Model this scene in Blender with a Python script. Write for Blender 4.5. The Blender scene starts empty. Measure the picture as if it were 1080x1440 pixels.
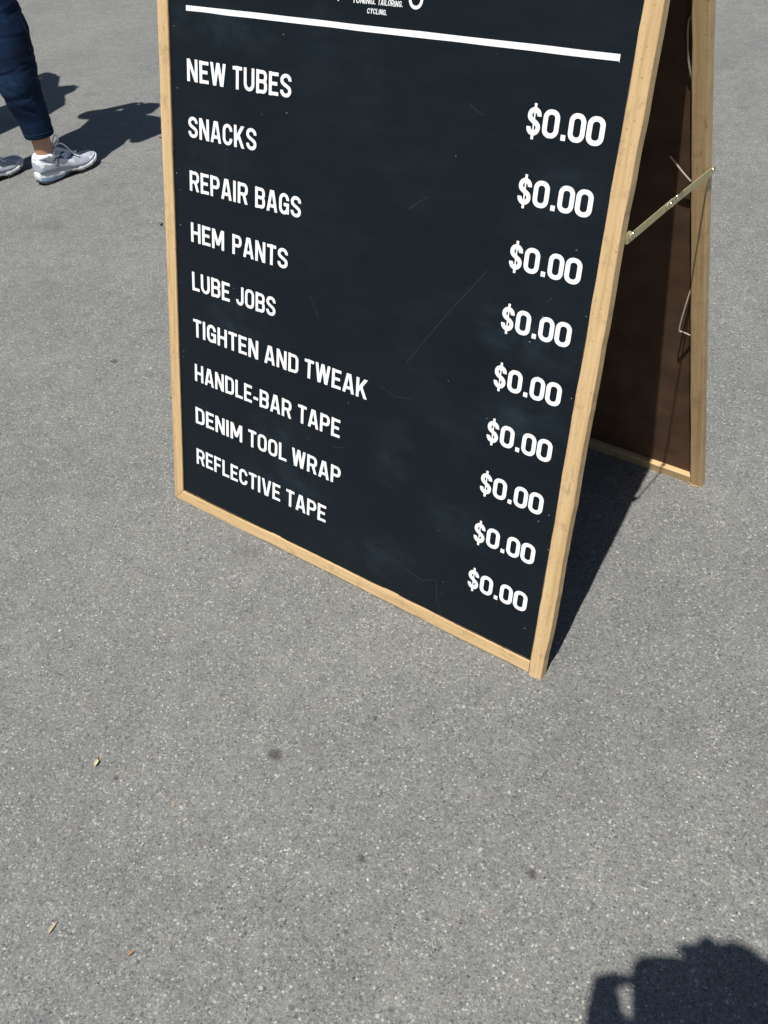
import bpy, bmesh, math, random
import numpy as np
from mathutils import Vector, Matrix
random.seed(7); rng = np.random.default_rng(7)
scn = bpy.context.scene; COL = scn.collection

# ------------------------------------------------------------ camera, sky, sun
CAM = Vector((1.57126, -1.02234, 1.37216))
RV = Vector((0.781359, 0.618554, -0.082877)); UV = Vector((-0.344010, 0.537692, 0.769769)); FV = Vector((-0.520706, 0.572956, -0.632919))
SUN = Vector((-0.118825, 0.403306, -0.907318))          # the way the light travels
cd = bpy.data.cameras.new('camera'); cam = bpy.data.objects.new('camera', cd); COL.objects.link(cam)
cd.sensor_fit = 'VERTICAL'; cd.sensor_height = 24; cd.sensor_width = 18; cd.lens = 23.1154
cd.clip_start = 0.02; cd.clip_end = 5000
cam.matrix_world = Matrix(((RV.x, UV.x, -FV.x, CAM.x), (RV.y, UV.y, -FV.y, CAM.y), (RV.z, UV.z, -FV.z, CAM.z), (0, 0, 0, 1)))
scn.camera = cam
w = bpy.data.worlds.new('World'); scn.world = w; w.use_nodes = True
nt = w.node_tree; sky = nt.nodes.new('ShaderNodeTexSky'); sky.sky_type = 'NISHITA'; sky.sun_disc = False
sky.sun_elevation = math.asin(-SUN.z); sky.sun_rotation = math.atan2(-SUN.x, -SUN.y)
sky.air_density = 1.0; sky.dust_density = 0.6; sky.ozone_density = 1.0
bg = nt.nodes['Background']; bg.inputs['Strength'].default_value = 0.05
nt.links.new(sky.outputs[0], bg.inputs['Color'])
sl = bpy.data.lights.new('sun', 'SUN'); sl.energy = 5.0; sl.angle = math.radians(0.53); sl.color = (1.0, 0.965, 0.91)
so = bpy.data.objects.new('sun', sl); COL.objects.link(so); so.rotation_euler = SUN.to_track_quat('-Z', 'Y').to_euler(); so.location = (0, 0, 8)
scn.view_settings.view_transform = 'Standard'; scn.view_settings.look = 'None'
scn.view_settings.exposure = 0.25; scn.view_settings.gamma = 1.0; scn.view_settings.use_curve_mapping = False

# ------------------------------------------------------------ measures
W = 0.976; L = 1.403; T = 0.0277; TH = 0.0188; AF = 0.24289; AB = 0.24752; D = 0.68105; TB = 0.0262

# ------------------------------------------------------------ helpers
def link(o, parent=None):
    COL.objects.link(o)
    if parent is not None: o.parent = parent
    return o
def tag(o, label=None, cat=None, group=None, kind=None):
    for k, v in (('label', label), ('category', cat), ('group', group), ('kind', kind)):
        if v: o[k] = v
    return o
def empty(name, loc=(0, 0, 0), rz=0.0):
    o = bpy.data.objects.new(name, None); o.location = loc; o.rotation_euler = (0, 0, rz); o.empty_display_size = .1
    return link(o)
def mesh_obj(name, verts, faces, mat, parent=None, smooth=False, mats=None, fm=None):
    me = bpy.data.meshes.new(name); me.from_pydata([tuple(v) for v in verts], [], faces)
    for m in (mats or [mat]): me.materials.append(m)
    if fm is not None: me.polygons.foreach_set('material_index', np.array(fm, dtype=np.int32))
    if smooth: me.polygons.foreach_set('use_smooth', np.ones(len(me.polygons), dtype=bool))
    me.update(); return link(bpy.data.objects.new(name, me), parent)
def copy_tree(o, parent=None):
    c = o.copy(); link(c); c.parent = parent
    for ch in list(o.children): copy_tree(ch, c)
    return c
def fix_normals(o):
    bm = bmesh.new(); bm.from_mesh(o.data); bmesh.ops.recalc_face_normals(bm, faces=bm.faces); bm.to_mesh(o.data); bm.free(); return o

# smooth 1-D noise for wobbles
def wob(seed, n=64):
    r = np.random.default_rng(seed).normal(size=n)
    def f(t, wl):
        x = t / wl; i = int(math.floor(x)); u = x - i; u = u * u * (3 - 2 * u)
        return r[i % n] * (1 - u) + r[(i + 1) % n] * u
    return f

# ------------------------------------------------------------ materials
def new_mat(name):
    m = bpy.data.materials.new(name); m.use_nodes = True
    n = m.node_tree; b = n.nodes['Principled BSDF']; return m, n, b
def N(nt, t, **kw):
    n = nt.nodes.new(t)
    for k, v in kw.items():
        if k in n.inputs: n.inputs[k].default_value = v
        else: setattr(n, k, v)
    return n
def ramp(nt, src, stops, interp='LINEAR'):
    r = nt.nodes.new('ShaderNodeValToRGB'); r.color_ramp.interpolation = interp
    els = r.color_ramp.elements
    while len(els) < len(stops): els.new(0.5)
    for e, (p, c) in zip(els, stops):
        e.position = p; e.color = (c, c, c, 1) if isinstance(c, (int, float)) else (*c, 1)
    nt.links.new(src, r.inputs[0]); return r.outputs[0]
def mix(nt, fac, a, b, mode='MIX'):
    m = nt.nodes.new('ShaderNodeMix'); m.data_type = 'RGBA'; m.blend_type = mode
    def s(sock, v):
        if isinstance(v, bpy.types.NodeSocket): nt.links.new(v, sock)
        elif isinstance(v, (int, float)): sock.default_value = v if sock.type == 'VALUE' else (v, v, v, 1)
        else: sock.default_value = (*v, 1)
    s(m.inputs[0], fac); s(m.inputs[6], a); s(m.inputs[7], b); return m.outputs[2]
def mapped(nt, scale=(1, 1, 1), rand=False, rot=(0, 0, 0)):
    tc = nt.nodes.new('ShaderNodeTexCoord'); mp = nt.nodes.new('ShaderNodeMapping')
    mp.inputs['Scale'].default_value = scale; mp.inputs['Rotation'].default_value = rot
    nt.links.new(tc.outputs['Object'], mp.inputs['Vector'])
    if rand:
        oi = nt.nodes.new('ShaderNodeObjectInfo'); mu = nt.nodes.new('ShaderNodeMath'); mu.operation = 'MULTIPLY'; mu.inputs[1].default_value = 37
        nt.links.new(oi.outputs['Random'], mu.inputs[0]); nt.links.new(mu.outputs[0], mp.inputs['Location'])
    return mp.outputs[0]
def noise(nt, vec, scale, detail=3, rough=.5, dist=0):
    n = N(nt, 'ShaderNodeTexNoise', Scale=scale, Detail=detail, Roughness=rough, Distortion=dist); nt.links.new(vec, n.inputs['Vector']); return n.outputs[0]
def bump(nt, h, b, strength, dist, prev=None):
    bp = N(nt, 'ShaderNodeBump', Strength=strength, Distance=dist); nt.links.new(h, bp.inputs['Height'])
    if prev: nt.links.new(prev, bp.inputs['Normal'])
    if b: nt.links.new(bp.outputs[0], b.inputs['Normal'])
    return bp.outputs[0]
def simple(name, col, rough=.6, metal=0.0, var=.15, scale=60, bmp=0.0, spec=.5):
    m, n, b = new_mat(name); v = mapped(n)
    f = noise(n, v, scale, 4)
    lo = tuple(c * (1 - var) for c in col); hi = tuple(min(1, c * (1 + var)) for c in col)
    n.links.new(ramp(n, f, [(.3, lo), (.7, hi)]), b.inputs['Base Color'])
    b.inputs['Roughness'].default_value = rough; b.inputs['Metallic'].default_value = metal; b.inputs['Specular IOR Level'].default_value = spec
    if bmp: bump(n, f, b, .5, bmp)
    return m

def asphalt_mat():
    m, n, b = new_mat('asphalt'); v = mapped(n)
    # warp a little so that the cells are not too regular
    wn = N(n, 'ShaderNodeTexNoise', Scale=140.0, Detail=1.0); n.links.new(v, wn.inputs['Vector'])
    sub = N(n, 'ShaderNodeVectorMath', operation='SUBTRACT'); n.links.new(wn.outputs['Color'], sub.inputs[0]); sub.inputs[1].default_value = (.5, .5, .5)
    sc = N(n, 'ShaderNodeVectorMath', operation='SCALE'); sc.inputs['Scale'].default_value = .004; n.links.new(sub.outputs[0], sc.inputs[0])
    ad = N(n, 'ShaderNodeVectorMath', operation='ADD'); n.links.new(v, ad.inputs[0]); n.links.new(sc.outputs[0], ad.inputs[1]); vw = ad.outputs[0]
    def cells(scale):
        c = N(n, 'ShaderNodeTexVoronoi', Scale=float(scale)); n.links.new(vw, c.inputs['Vector'])
        s = N(n, 'ShaderNodeSeparateColor'); n.links.new(c.outputs['Color'], s.inputs[0]); return c, s
    c1, s1 = cells(250); c2, s2 = cells(135); c3, s3 = cells(520); c4, s4 = cells(62)
    base = ramp(n, s3.outputs[0], [(0, (.095,.098,.098)), (.3, (.145,.149,.147)), (.75, (.182,.187,.184)), (1, (.25,.255,.25))])
    # 4 mm aggregate: a third of the cells shows as lighter or darker stone
    a1 = ramp(n, s1.outputs[0], [(0, (.055, .056, .06)), (.14, (.11, .113, .116)), (.45, (.165, .167, .160)), (.8, (.20, .20, .19)), (.93, (.30, .30, .285)), (1, (.47, .465, .44))])
    in1 = ramp(n, c1.outputs['Distance'], [(.35, 1.0), (.62, 0.0)])
    col = mix(n, mix(n, 1.0, in1, ramp(n, noise(n, v, 24, 3, .6), [(.36, .50), (.60, 1.0)]), 'MULTIPLY'), base, a1)
    # 7 mm stones, sparser
    a2 = ramp(n, s2.outputs[1], [(0, (.055, .06, .068)), (.3, (.13, .133, .132)), (.55, (.185, .172, .150)), (.8, (.26, .258, .245)), (1, (.40, .395, .375))])
    k2 = ramp(n, s2.outputs[0], [(.74, 0.0), (.79, .85)]); i2 = ramp(n, c2.outputs['Distance'], [(.3, 1.0), (.5, 0.0)])
    col = mix(n, mix(n, 1.0, mix(n, 1.0, k2, i2, 'MULTIPLY'), ramp(n, noise(n, v, 13, 3, .6), [(.38, .35), (.60, 1.0)]), 'MULTIPLY'), col, a2)
    # rare large stones
    a4 = ramp(n, s4.outputs[1], [(0, (.06, .065, .075)), (.5, (.10, .10, .098)), (.75, (.17, .135, .11)), (1, (.2, .195, .185))])
    k4 = ramp(n, s4.outputs[0], [(.93, 0.0), (.95, .6)]); i4 = ramp(n, c4.outputs['Distance'], [(.16, 1.0), (.36, 0.0)])
    col = mix(n, mix(n, 1.0, k4, i4, 'MULTIPLY'), col, a4)
    # blotches a few centimetres wide, worn warm or oily dark
    bl = noise(n, v, 30, 4, .7, .5); col = mix(n, ramp(n, bl, [(.60, 0.0), (.72, .50)]), col, (.085, .09, .10))
    b2 = noise(n, mapped(n, (1, 1, 1), rot=(0, 0, 1.1)), 21, 4, .7, .5); col = mix(n, ramp(n, b2, [(.60, 0.0), (.76, .50)]), col, (.20, .165, .135))
    b3 = noise(n, mapped(n, (1, 1, 1), rot=(0, 0, 2.3)), 11, 5, .75); col = mix(n, ramp(n, b3, [(.55, 0.0), (.75, .45)]), col, (.26, .258, .245))
    # bitumen pits
    pit = noise(n, v, 190, 3, .6); pk = ramp(n, pit, [(.30, .9), (.39, 0.0)]); col = mix(n, pk, col, (.05, .05, .052))
    # broad drifts of tone and tint
    big = noise(n, v, 2.2, 5, .6); col = mix(n, 1.0, col, ramp(n, big, [(.3, (.93, .93, .935)), (.7, (1.13, 1.115, 1.08))]), 'MULTIPLY')
    mid = noise(n, v, 16, 4, .65); col = mix(n, 1.0, col, ramp(n, mid, [(.3, (.90, .905, .91)), (.7, (1.10, 1.09, 1.07))]), 'MULTIPLY')
    st = noise(n, v, 5.2, 2, .4); col = mix(n, ramp(n, st, [(.69, 0.0), (.76, .28)]), col, (.07, .062, .055))
    n.links.new(col, b.inputs['Base Color']); b.inputs['Roughness'].default_value = .82; b.inputs['Specular IOR Level'].default_value = .35
    h = mix(n, .5, ramp(n, c1.outputs['Distance'], [(0, 1.0), (.7, 0.0)]), pit)
    h2 = mix(n, .3, h, s3.outputs[1])
    bump(n, h2, b, .85, .0017); return m

def wood_mat(name, axis, tint=(1, 1, 1)):
    m, n, b = new_mat(name); s = [70, 70, 70]; s[axis] = 2.2
    v = mapped(n, tuple(s), rand=True); f = noise(n, v, 1.0, 6, .62, .6)
    s2 = [260, 260, 260]; s2[axis] = 9; v2 = mapped(n, tuple(s2), rand=True); g = noise(n, v2, 1.0, 3, .6)
    c = ramp(n, f, [(.28, tuple(a * t for a, t in zip((.45, .295, .142), tint))), (.46, tuple(a * t for a, t in zip((.555, .385, .198), tint))), (.7, tuple(a * t for a, t in zip((.62, .450, .250), tint)))])
    c = mix(n, 1.0, c, ramp(n, g, [(.3, (.90, .88, .85)), (.6, (1.04, 1.04, 1.04))]), 'MULTIPLY')
    v3 = mapped(n, rand=True); dn = noise(n, v3, 34, 5, .7); c = mix(n, ramp(n, dn, [(.55, 0.0), (.70, .46)]), c, (.27, .175, .095))
    s4 = [90, 90, 90]; s4[axis] = 14; d2 = noise(n, mapped(n, tuple(s4), rand=True), 1.0, 4, .7); c = mix(n, ramp(n, d2, [(.60, 0.0), (.72, .55)]), c, (.20, .125, .07))
    k = noise(n, v3, 210, 2, .6); c = mix(n, ramp(n, k, [(.69, 0.0), (.74, .75)]), c, (.12, .06, .03))
    n.links.new(c, b.inputs['Base Color']); b.inputs['Roughness'].default_value = .55; b.inputs['Specular IOR Level'].default_value = .35
    bump(n, mix(n, .4, g, dn), b, .6, .0012); return m

def nodes_pos(nt):
    tc = nt.nodes.new('ShaderNodeTexCoord'); nz = N(nt, 'ShaderNodeTexNoise', Scale=7.0, Detail=3.0); nt.links.new(tc.outputs['Object'], nz.inputs['Vector'])
    sb_ = N(nt, 'ShaderNodeVectorMath', operation='MULTIPLY_ADD'); nt.links.new(nz.outputs['Color'], sb_.inputs[0]); sb_.inputs[1].default_value = (.10, .05, 0); nt.links.new(tc.outputs['Object'], sb_.inputs[2])
    s2 = N(nt, 'ShaderNodeVectorMath', operation='SUBTRACT'); nt.links.new(sb_.outputs[0], s2.inputs[0]); s2.inputs[1].default_value = (.05, .025, 0); return s2.outputs[0]
def board_mat():
    m, n, b = new_mat('chalkboard_paint'); v = mapped(n)
    # rubbed chalk dust: bluish, streaky, in patches
    a = noise(n, v, 3.4, 5, .62, .4); vs = mapped(n, (9, 34, 1), rot=(0, 0, .12)); st = noise(n, vs, 1.0, 5, .6, .5)
    patch = ramp(n, a, [(.50, 0.0), (.72, 1.0)]); tcw = nodes_pos(n)
    acc = None
    for cx, cy, rx, ry, am in ((.17, .985, .17, .045, .9), (.85, .60, .12, .07, 1.0), (.86, .46, .13, .06, .9), (.18, .47, .13, .08, .6), (.15, .75, .12, .05, .5), (.34, .16, .17, .07, .75), (.58, .09, .15, .06, .7), (.60, .33, .07, .09, .55), (.88, .83, .08, .08, .5), (.33, .27, .12, .05, .7), (.75, .22, .12, .09, .5)):
        mp = N(n, 'ShaderNodeMapping'); mp.inputs['Location'].default_value = (-cx / rx, -cy / ry, 0); mp.inputs['Scale'].default_value = (1 / rx, 1 / ry, 0); n.links.new(tcw, mp.inputs['Vector'])
        gr = N(n, 'ShaderNodeTexGradient', gradient_type='SPHERICAL'); n.links.new(mp.outputs[0], gr.inputs[0]); q = ramp(n, gr.outputs['Fac'], [(0.0, 0.0), (.75, am)])
        acc = q if acc is None else mix(n, 1.0, acc, q, 'LIGHTEN')
    acc = mix(n, 1.0, acc, ramp(n, noise(n, v, 14, 5, .65), [(.36, 0.0), (.62, 1.0)]), 'MULTIPLY')
    patch = mix(n, 1.0, mix(n, .72, patch, 0.0), acc, 'LIGHTEN')
    sm = mix(n, 1.0, patch, ramp(n, st, [(.30, .25), (.66, 1.0)]), 'MULTIPLY')
    c = mix(n, sm, (.0010, .0046, .0082), (.013, .024, .034))
    f = noise(n, v, 420, 2, .5); c = mix(n, 1.0, c, ramp(n, f, [(.3, .8), (.7, 1.25)]), 'MULTIPLY')
    vo = N(n, 'ShaderNodeTexVoronoi', Scale=34.0); n.links.new(v, vo.inputs['Vector']); sc = N(n, 'ShaderNodeSeparateColor'); n.links.new(vo.outputs['Color'], sc.inputs[0])
    dot = mix(n, 1.0, ramp(n, vo.outputs['Distance'], [(.02, 1.0), (.045, 0.0)]), ramp(n, sc.outputs[0], [(.90, 0.0), (.93, 1.0)]), 'MULTIPLY')
    c = mix(n, dot, c, (.16, .17, .17))
    n.links.new(c, b.inputs['Base Color'])
    n.links.new(ramp(n, st, [(.3, .46), (.7, .60)]), b.inputs['Roughness']); b.inputs['Specular IOR Level'].default_value = .32
    bump(n, noise(n, v, 600, 2), b, .15, .0002); return m

M = {}
M['asphalt'] = asphalt_mat()
M['wood_y'] = wood_mat('pine_stile', 1); M['wood_x'] = wood_mat('pine_rail', 0)
M['board'] = board_mat()
M['hardboard'] = simple('brown_hardboard', (.112, .064, .039), .85, spec=.2, var=.22, scale=18, bmp=.0006)
M['white'] = simple('white_paint', (.86, .87, .87), .5, var=.03, scale=90)
M['scratch'] = simple('chalk_scratch', (.05, .062, .07), .8, var=.3, scale=300)
M['fleck'] = simple('chip_fleck', (.33, .34, .33), .8, var=.3, scale=300)
M['brass'] = simple('brass_plate', (.56, .50, .29), .42, .55, var=.12, scale=120)
M['screw'] = simple('bright_screw', (.80, .74, .50), .22, 1.0, var=.1, scale=200)
M['cord'] = simple('cotton_cord', (.46, .40, .32), .9, var=.2, scale=400, bmp=.0005)
M['steel'] = simple('zinc_steel', (.5, .5, .5), .4, 1.0)

# ------------------------------------------------------------ ground
g = mesh_obj('ground', [(-1500, -1500, 0), (1500, -1500, 0), (1500, 1500, 0), (-1500, 1500, 0)], [(0, 1, 2, 3)], M['asphalt'])
tag(g, kind='structure')

def grit():
    """low stones proud of the bitumen, thick near the camera and thinning away"""
    n = 34000
    pts = []
    th = rng.uniform(0, 2 * math.pi, n * 3); r = 3.6 * rng.uniform(0, 1, n * 3) ** .5
    x = .55 + r * np.cos(th); y = .2 + r * np.sin(th)
    keep = rng.uniform(size=len(x)) < np.clip(1.2 / (np.hypot(x - 1.0, y + .5) ** 1.5 + .2), 0, 1)
    x = x[keep][:n]; y = y[keep][:n]; n = len(x)
    # unit stone: 12 vertices in two rings and a top
    base = []
    for k in range(6): a = k * math.pi / 3; base.append((math.cos(a), math.sin(a), -.25))
    for k in range(6): a = k * math.pi / 3 + .3; base.append((.72 * math.cos(a), .72 * math.sin(a), .34))
    base.append((0.05, 0, .5)); base = np.array(base)
    faces = []
    for k in range(6):
        k2 = (k + 1) % 6; faces += [(k, k2, 6 + k), (k2, 6 + k2, 6 + k), (6 + k, 6 + k2, 12)]
    faces = np.array(faces)
    s = rng.lognormal(math.log(.00135), .36, n); s = np.clip(s, .0007, .0036)
    rz = rng.uniform(0, 6.28, n); el = rng.uniform(.6, 1.0, n); hz = rng.uniform(.35, .8, n)
    B = np.repeat(base[None], n, 0) * (1 + rng.normal(0, .16, (n, 13, 1)))
    B[:, :, 1] *= el[:, None]; B[:, :, 2] *= hz[:, None]; B *= s[:, None, None]
    c, q = np.cos(rz)[:, None], np.sin(rz)[:, None]
    X = B[:, :, 0] * c - B[:, :, 1] * q + x[:, None]; Y = B[:, :, 0] * q + B[:, :, 1] * c + y[:, None]
    V = np.stack([X, Y, B[:, :, 2]], -1).reshape(-1, 3)
    Fc = (faces[None] + (np.arange(n) * 13)[:, None, None]).reshape(-1)
    me = bpy.data.meshes.new('gravel'); me.vertices.add(len(V)); me.vertices.foreach_set('co', V.reshape(-1))
    nf = len(Fc) // 3; me.loops.add(len(Fc)); me.loops.foreach_set('vertex_index', Fc.astype(np.int32))
    me.polygons.add(nf); me.polygons.foreach_set('loop_start', np.arange(0, nf * 3, 3, dtype=np.int32)); me.polygons.foreach_set('loop_total', np.full(nf, 3, dtype=np.int32))
    me.update(calc_edges=True)
    m, nn, b = new_mat('aggregate'); ge = nn.nodes.new('ShaderNodeNewGeometry')
    nn.links.new(ramp(nn, ge.outputs['Random Per Island'], [(0, (.07, .072, .078)), (.22, (.13, .132, .13)), (.5, (.19, .188, .178)), (.74, (.25, .248, .236)), (.92, (.38, .375, .36)), (1, (.56, .55, .53))]), b.inputs['Base Color'])
    b.inputs['Roughness'].default_value = .6; me.materials.append(m)
    tag(link(bpy.data.objects.new('gravel', me)), kind='stuff', label='pale and dark grit set in the asphalt surface', cat='gravel')
grit()

# ------------------------------------------------------------ A-frame sign
sign = tag(empty('a_frame_sign', (W / 2, D / 2, 0)), 'black chalkboard A-frame price sign in a pine frame with white lettering, open on the asphalt', 'sign')
OFF = Vector((-W / 2, -D / 2, 0))
ca, sa = math.cos(AF), math.sin(AF); cb, sb = math.cos(AB), math.sin(AB)
MF = Matrix(((1, 0, 0, OFF.x), (0, sa, -ca, OFF.y), (0, ca, sa, 0), (0, 0, 0, 1)))           # local x, s, outward
MB = Matrix(((1, 0, 0, OFF.x), (0, -sb, -cb, OFF.y + D), (0, cb, -sb, 0), (0, 0, 0, 1)))     # local x, s, inward

def bar(name, p0, p1, wdt, z0, z1, axis, mat, parent, seed, cut0=0, cut1=0, amp=.00035):
    """timber with eased, slightly uneven arrises. axis 1: along s from p0 to p1, width in x starting wdt[0]..wdt[1]. cut = mitre (+1: the low side of the width is longer)"""
    a, b = wdt; e = .0016
    sec = [(a + e, z0), (b - e, z0), (b - e * .3, z0 + e * .3), (b, z0 + e), (b, z1 - e), (b - e * .3, z1 - e * .3), (b - e, z1), (a + e, z1), (a + e * .3, z1 - e * .3), (a, z1 - e), (a, z0 + e), (a + e * .3, z0 + e * .3)]
    n = max(2, int((p1 - p0) / .007)); vs = []; fs = []; k = len(sec)
    ws = [wob(seed * 13 + i) for i in range(k)]; big = wob(seed * 7 + 5)
    for i in range(n + 1):
        for j, (u, z) in enumerate(sec):
            t0 = p0 + (u - a) * (cut0 > 0) + (b - u) * (cut0 < 0); t1 = p1 - (u - a) * (cut1 > 0) - (b - u) * (cut1 < 0)
            t = t0 + (t1 - t0) * i / n
            du = (ws[j // 6](t, .045) * .8 + .28 * ws[j // 6](t + 9, .017)) * amp + big(t, .16) * amp * 1.1
            sgn = .35 if (abs(z - z0) < 1e-6 or abs(z - z1) < 1e-6) else 1
            uu = u + du * sgn; zz = z + ws[5](t, .09) * amp * .25
            vs.append((uu, t, zz) if axis == 1 else (t, uu, zz))
    for i in range(n):
        for j in range(k):
            q = (i * k + j, i * k + (j + 1) % k, (i + 1) * k + (j + 1) % k, (i + 1) * k + j); fs.append(q)
    fs.append(tuple(range(k))); fs.append(tuple(range(n * k, n * k + k)))
    o = mesh_obj(name, vs, fs, mat, parent, smooth=False); fix_normals(o); return o

def slab(name, x0, x1, y0, y1, z0, z1, mat, parent):
    v = [(x, y, z) for x in (x0, x1) for y in (y0, y1) for z in (z0, z1)]
    return fix_normals(mesh_obj(name, v, [(0, 1, 3, 2), (4, 6, 7, 5), (0, 4, 5, 1), (2, 3, 7, 6), (0, 2, 6, 4), (1, 5, 7, 3)], mat, parent))

def place(o, mtx): o.matrix_local = mtx; return o
GAP = .0005
fp = place(slab('front_panel', T - .004, W - T + .004, T - .004, L - T + .004, -.0085, -.0045, M['board'], sign), MF)
fp['label'] = 'black painted front chalkboard panel'
place(bar('left_stile', 0, L, (0, T), -TH, 0, 1, M['wood_y'], sign, 1, cut0=1, amp=.0003), MF).name = 'stile'
place(bar('stile', 0, L, (W - T, W), -TH, 0, 1, M['wood_y'], sign, 2, amp=.0006), MF)
place(bar('bottom_rail', GAP + .0022, W - T - GAP, (.0022, T), -TH, -.0006, 0, M['wood_x'], sign, 3, cut0=1, amp=.0006), MF)
M['gap_shade'] = simple('painted_gap_shade', (.10, .062, .035), .8, var=.5, scale=90)  # added strips, coloured dark as the shade in the gap round the panel
place(bar('gap_shade_strip', T - .001, L - T, (T - .0006, T + .0016), -.0044, -.0026, 1, M['gap_shade'], sign, 21, amp=.00025), MF)
place(bar('gap_shade_strip', T - .001, L - T, (W - T - .0014, W - T + .0006), -.0044, -.0026, 1, M['gap_shade'], sign, 22, amp=.00025), MF)
place(bar('gap_shade_strip', T + .002, W - T - .002, (T - .0006, T + .0015), -.0044, -.0028, 0, M['gap_shade'], sign, 23, amp=.0003), MF)
place(bar('top_rail', T + GAP, W - T - GAP, (L - T, L - .0005), -TH, -.0006, 0, M['wood_x'], sign, 4), MF)
bp_ = place(slab('back_panel', TB - .004, W - TB + .004, TB - .004, L - TB + .004, .0030, .0065, M['hardboard'], sign), MB)
bp_['label'] = 'bare brown hardboard inner side of the rear leaf'
bo = place(slab('back_panel_face', TB - .004, W - TB + .004, TB - .004, L - TB + .004, .0012, .0028, M['board'], sign), MB); bo.name = 'rear_face'
place(bar('stile', 0, L - .004, (0, TB), 0, TH, 1, M['wood_y'], sign, 5), MB)
place(bar('stile', 0, L - .004, (W - TB, W), 0, TH, 1, M['wood_y'], sign, 6, amp=.0004), MB)
place(bar('bottom_rail', TB + GAP, W - TB - GAP, (0.0006, TB), .0006, TH, 0, M['wood_x'], sign, 7), MB)
place(bar('top_rail', TB + GAP, W - TB - GAP, (L - T, L - .004), .0006, TH, 0, M['wood_x'], sign, 8), MB)

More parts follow.
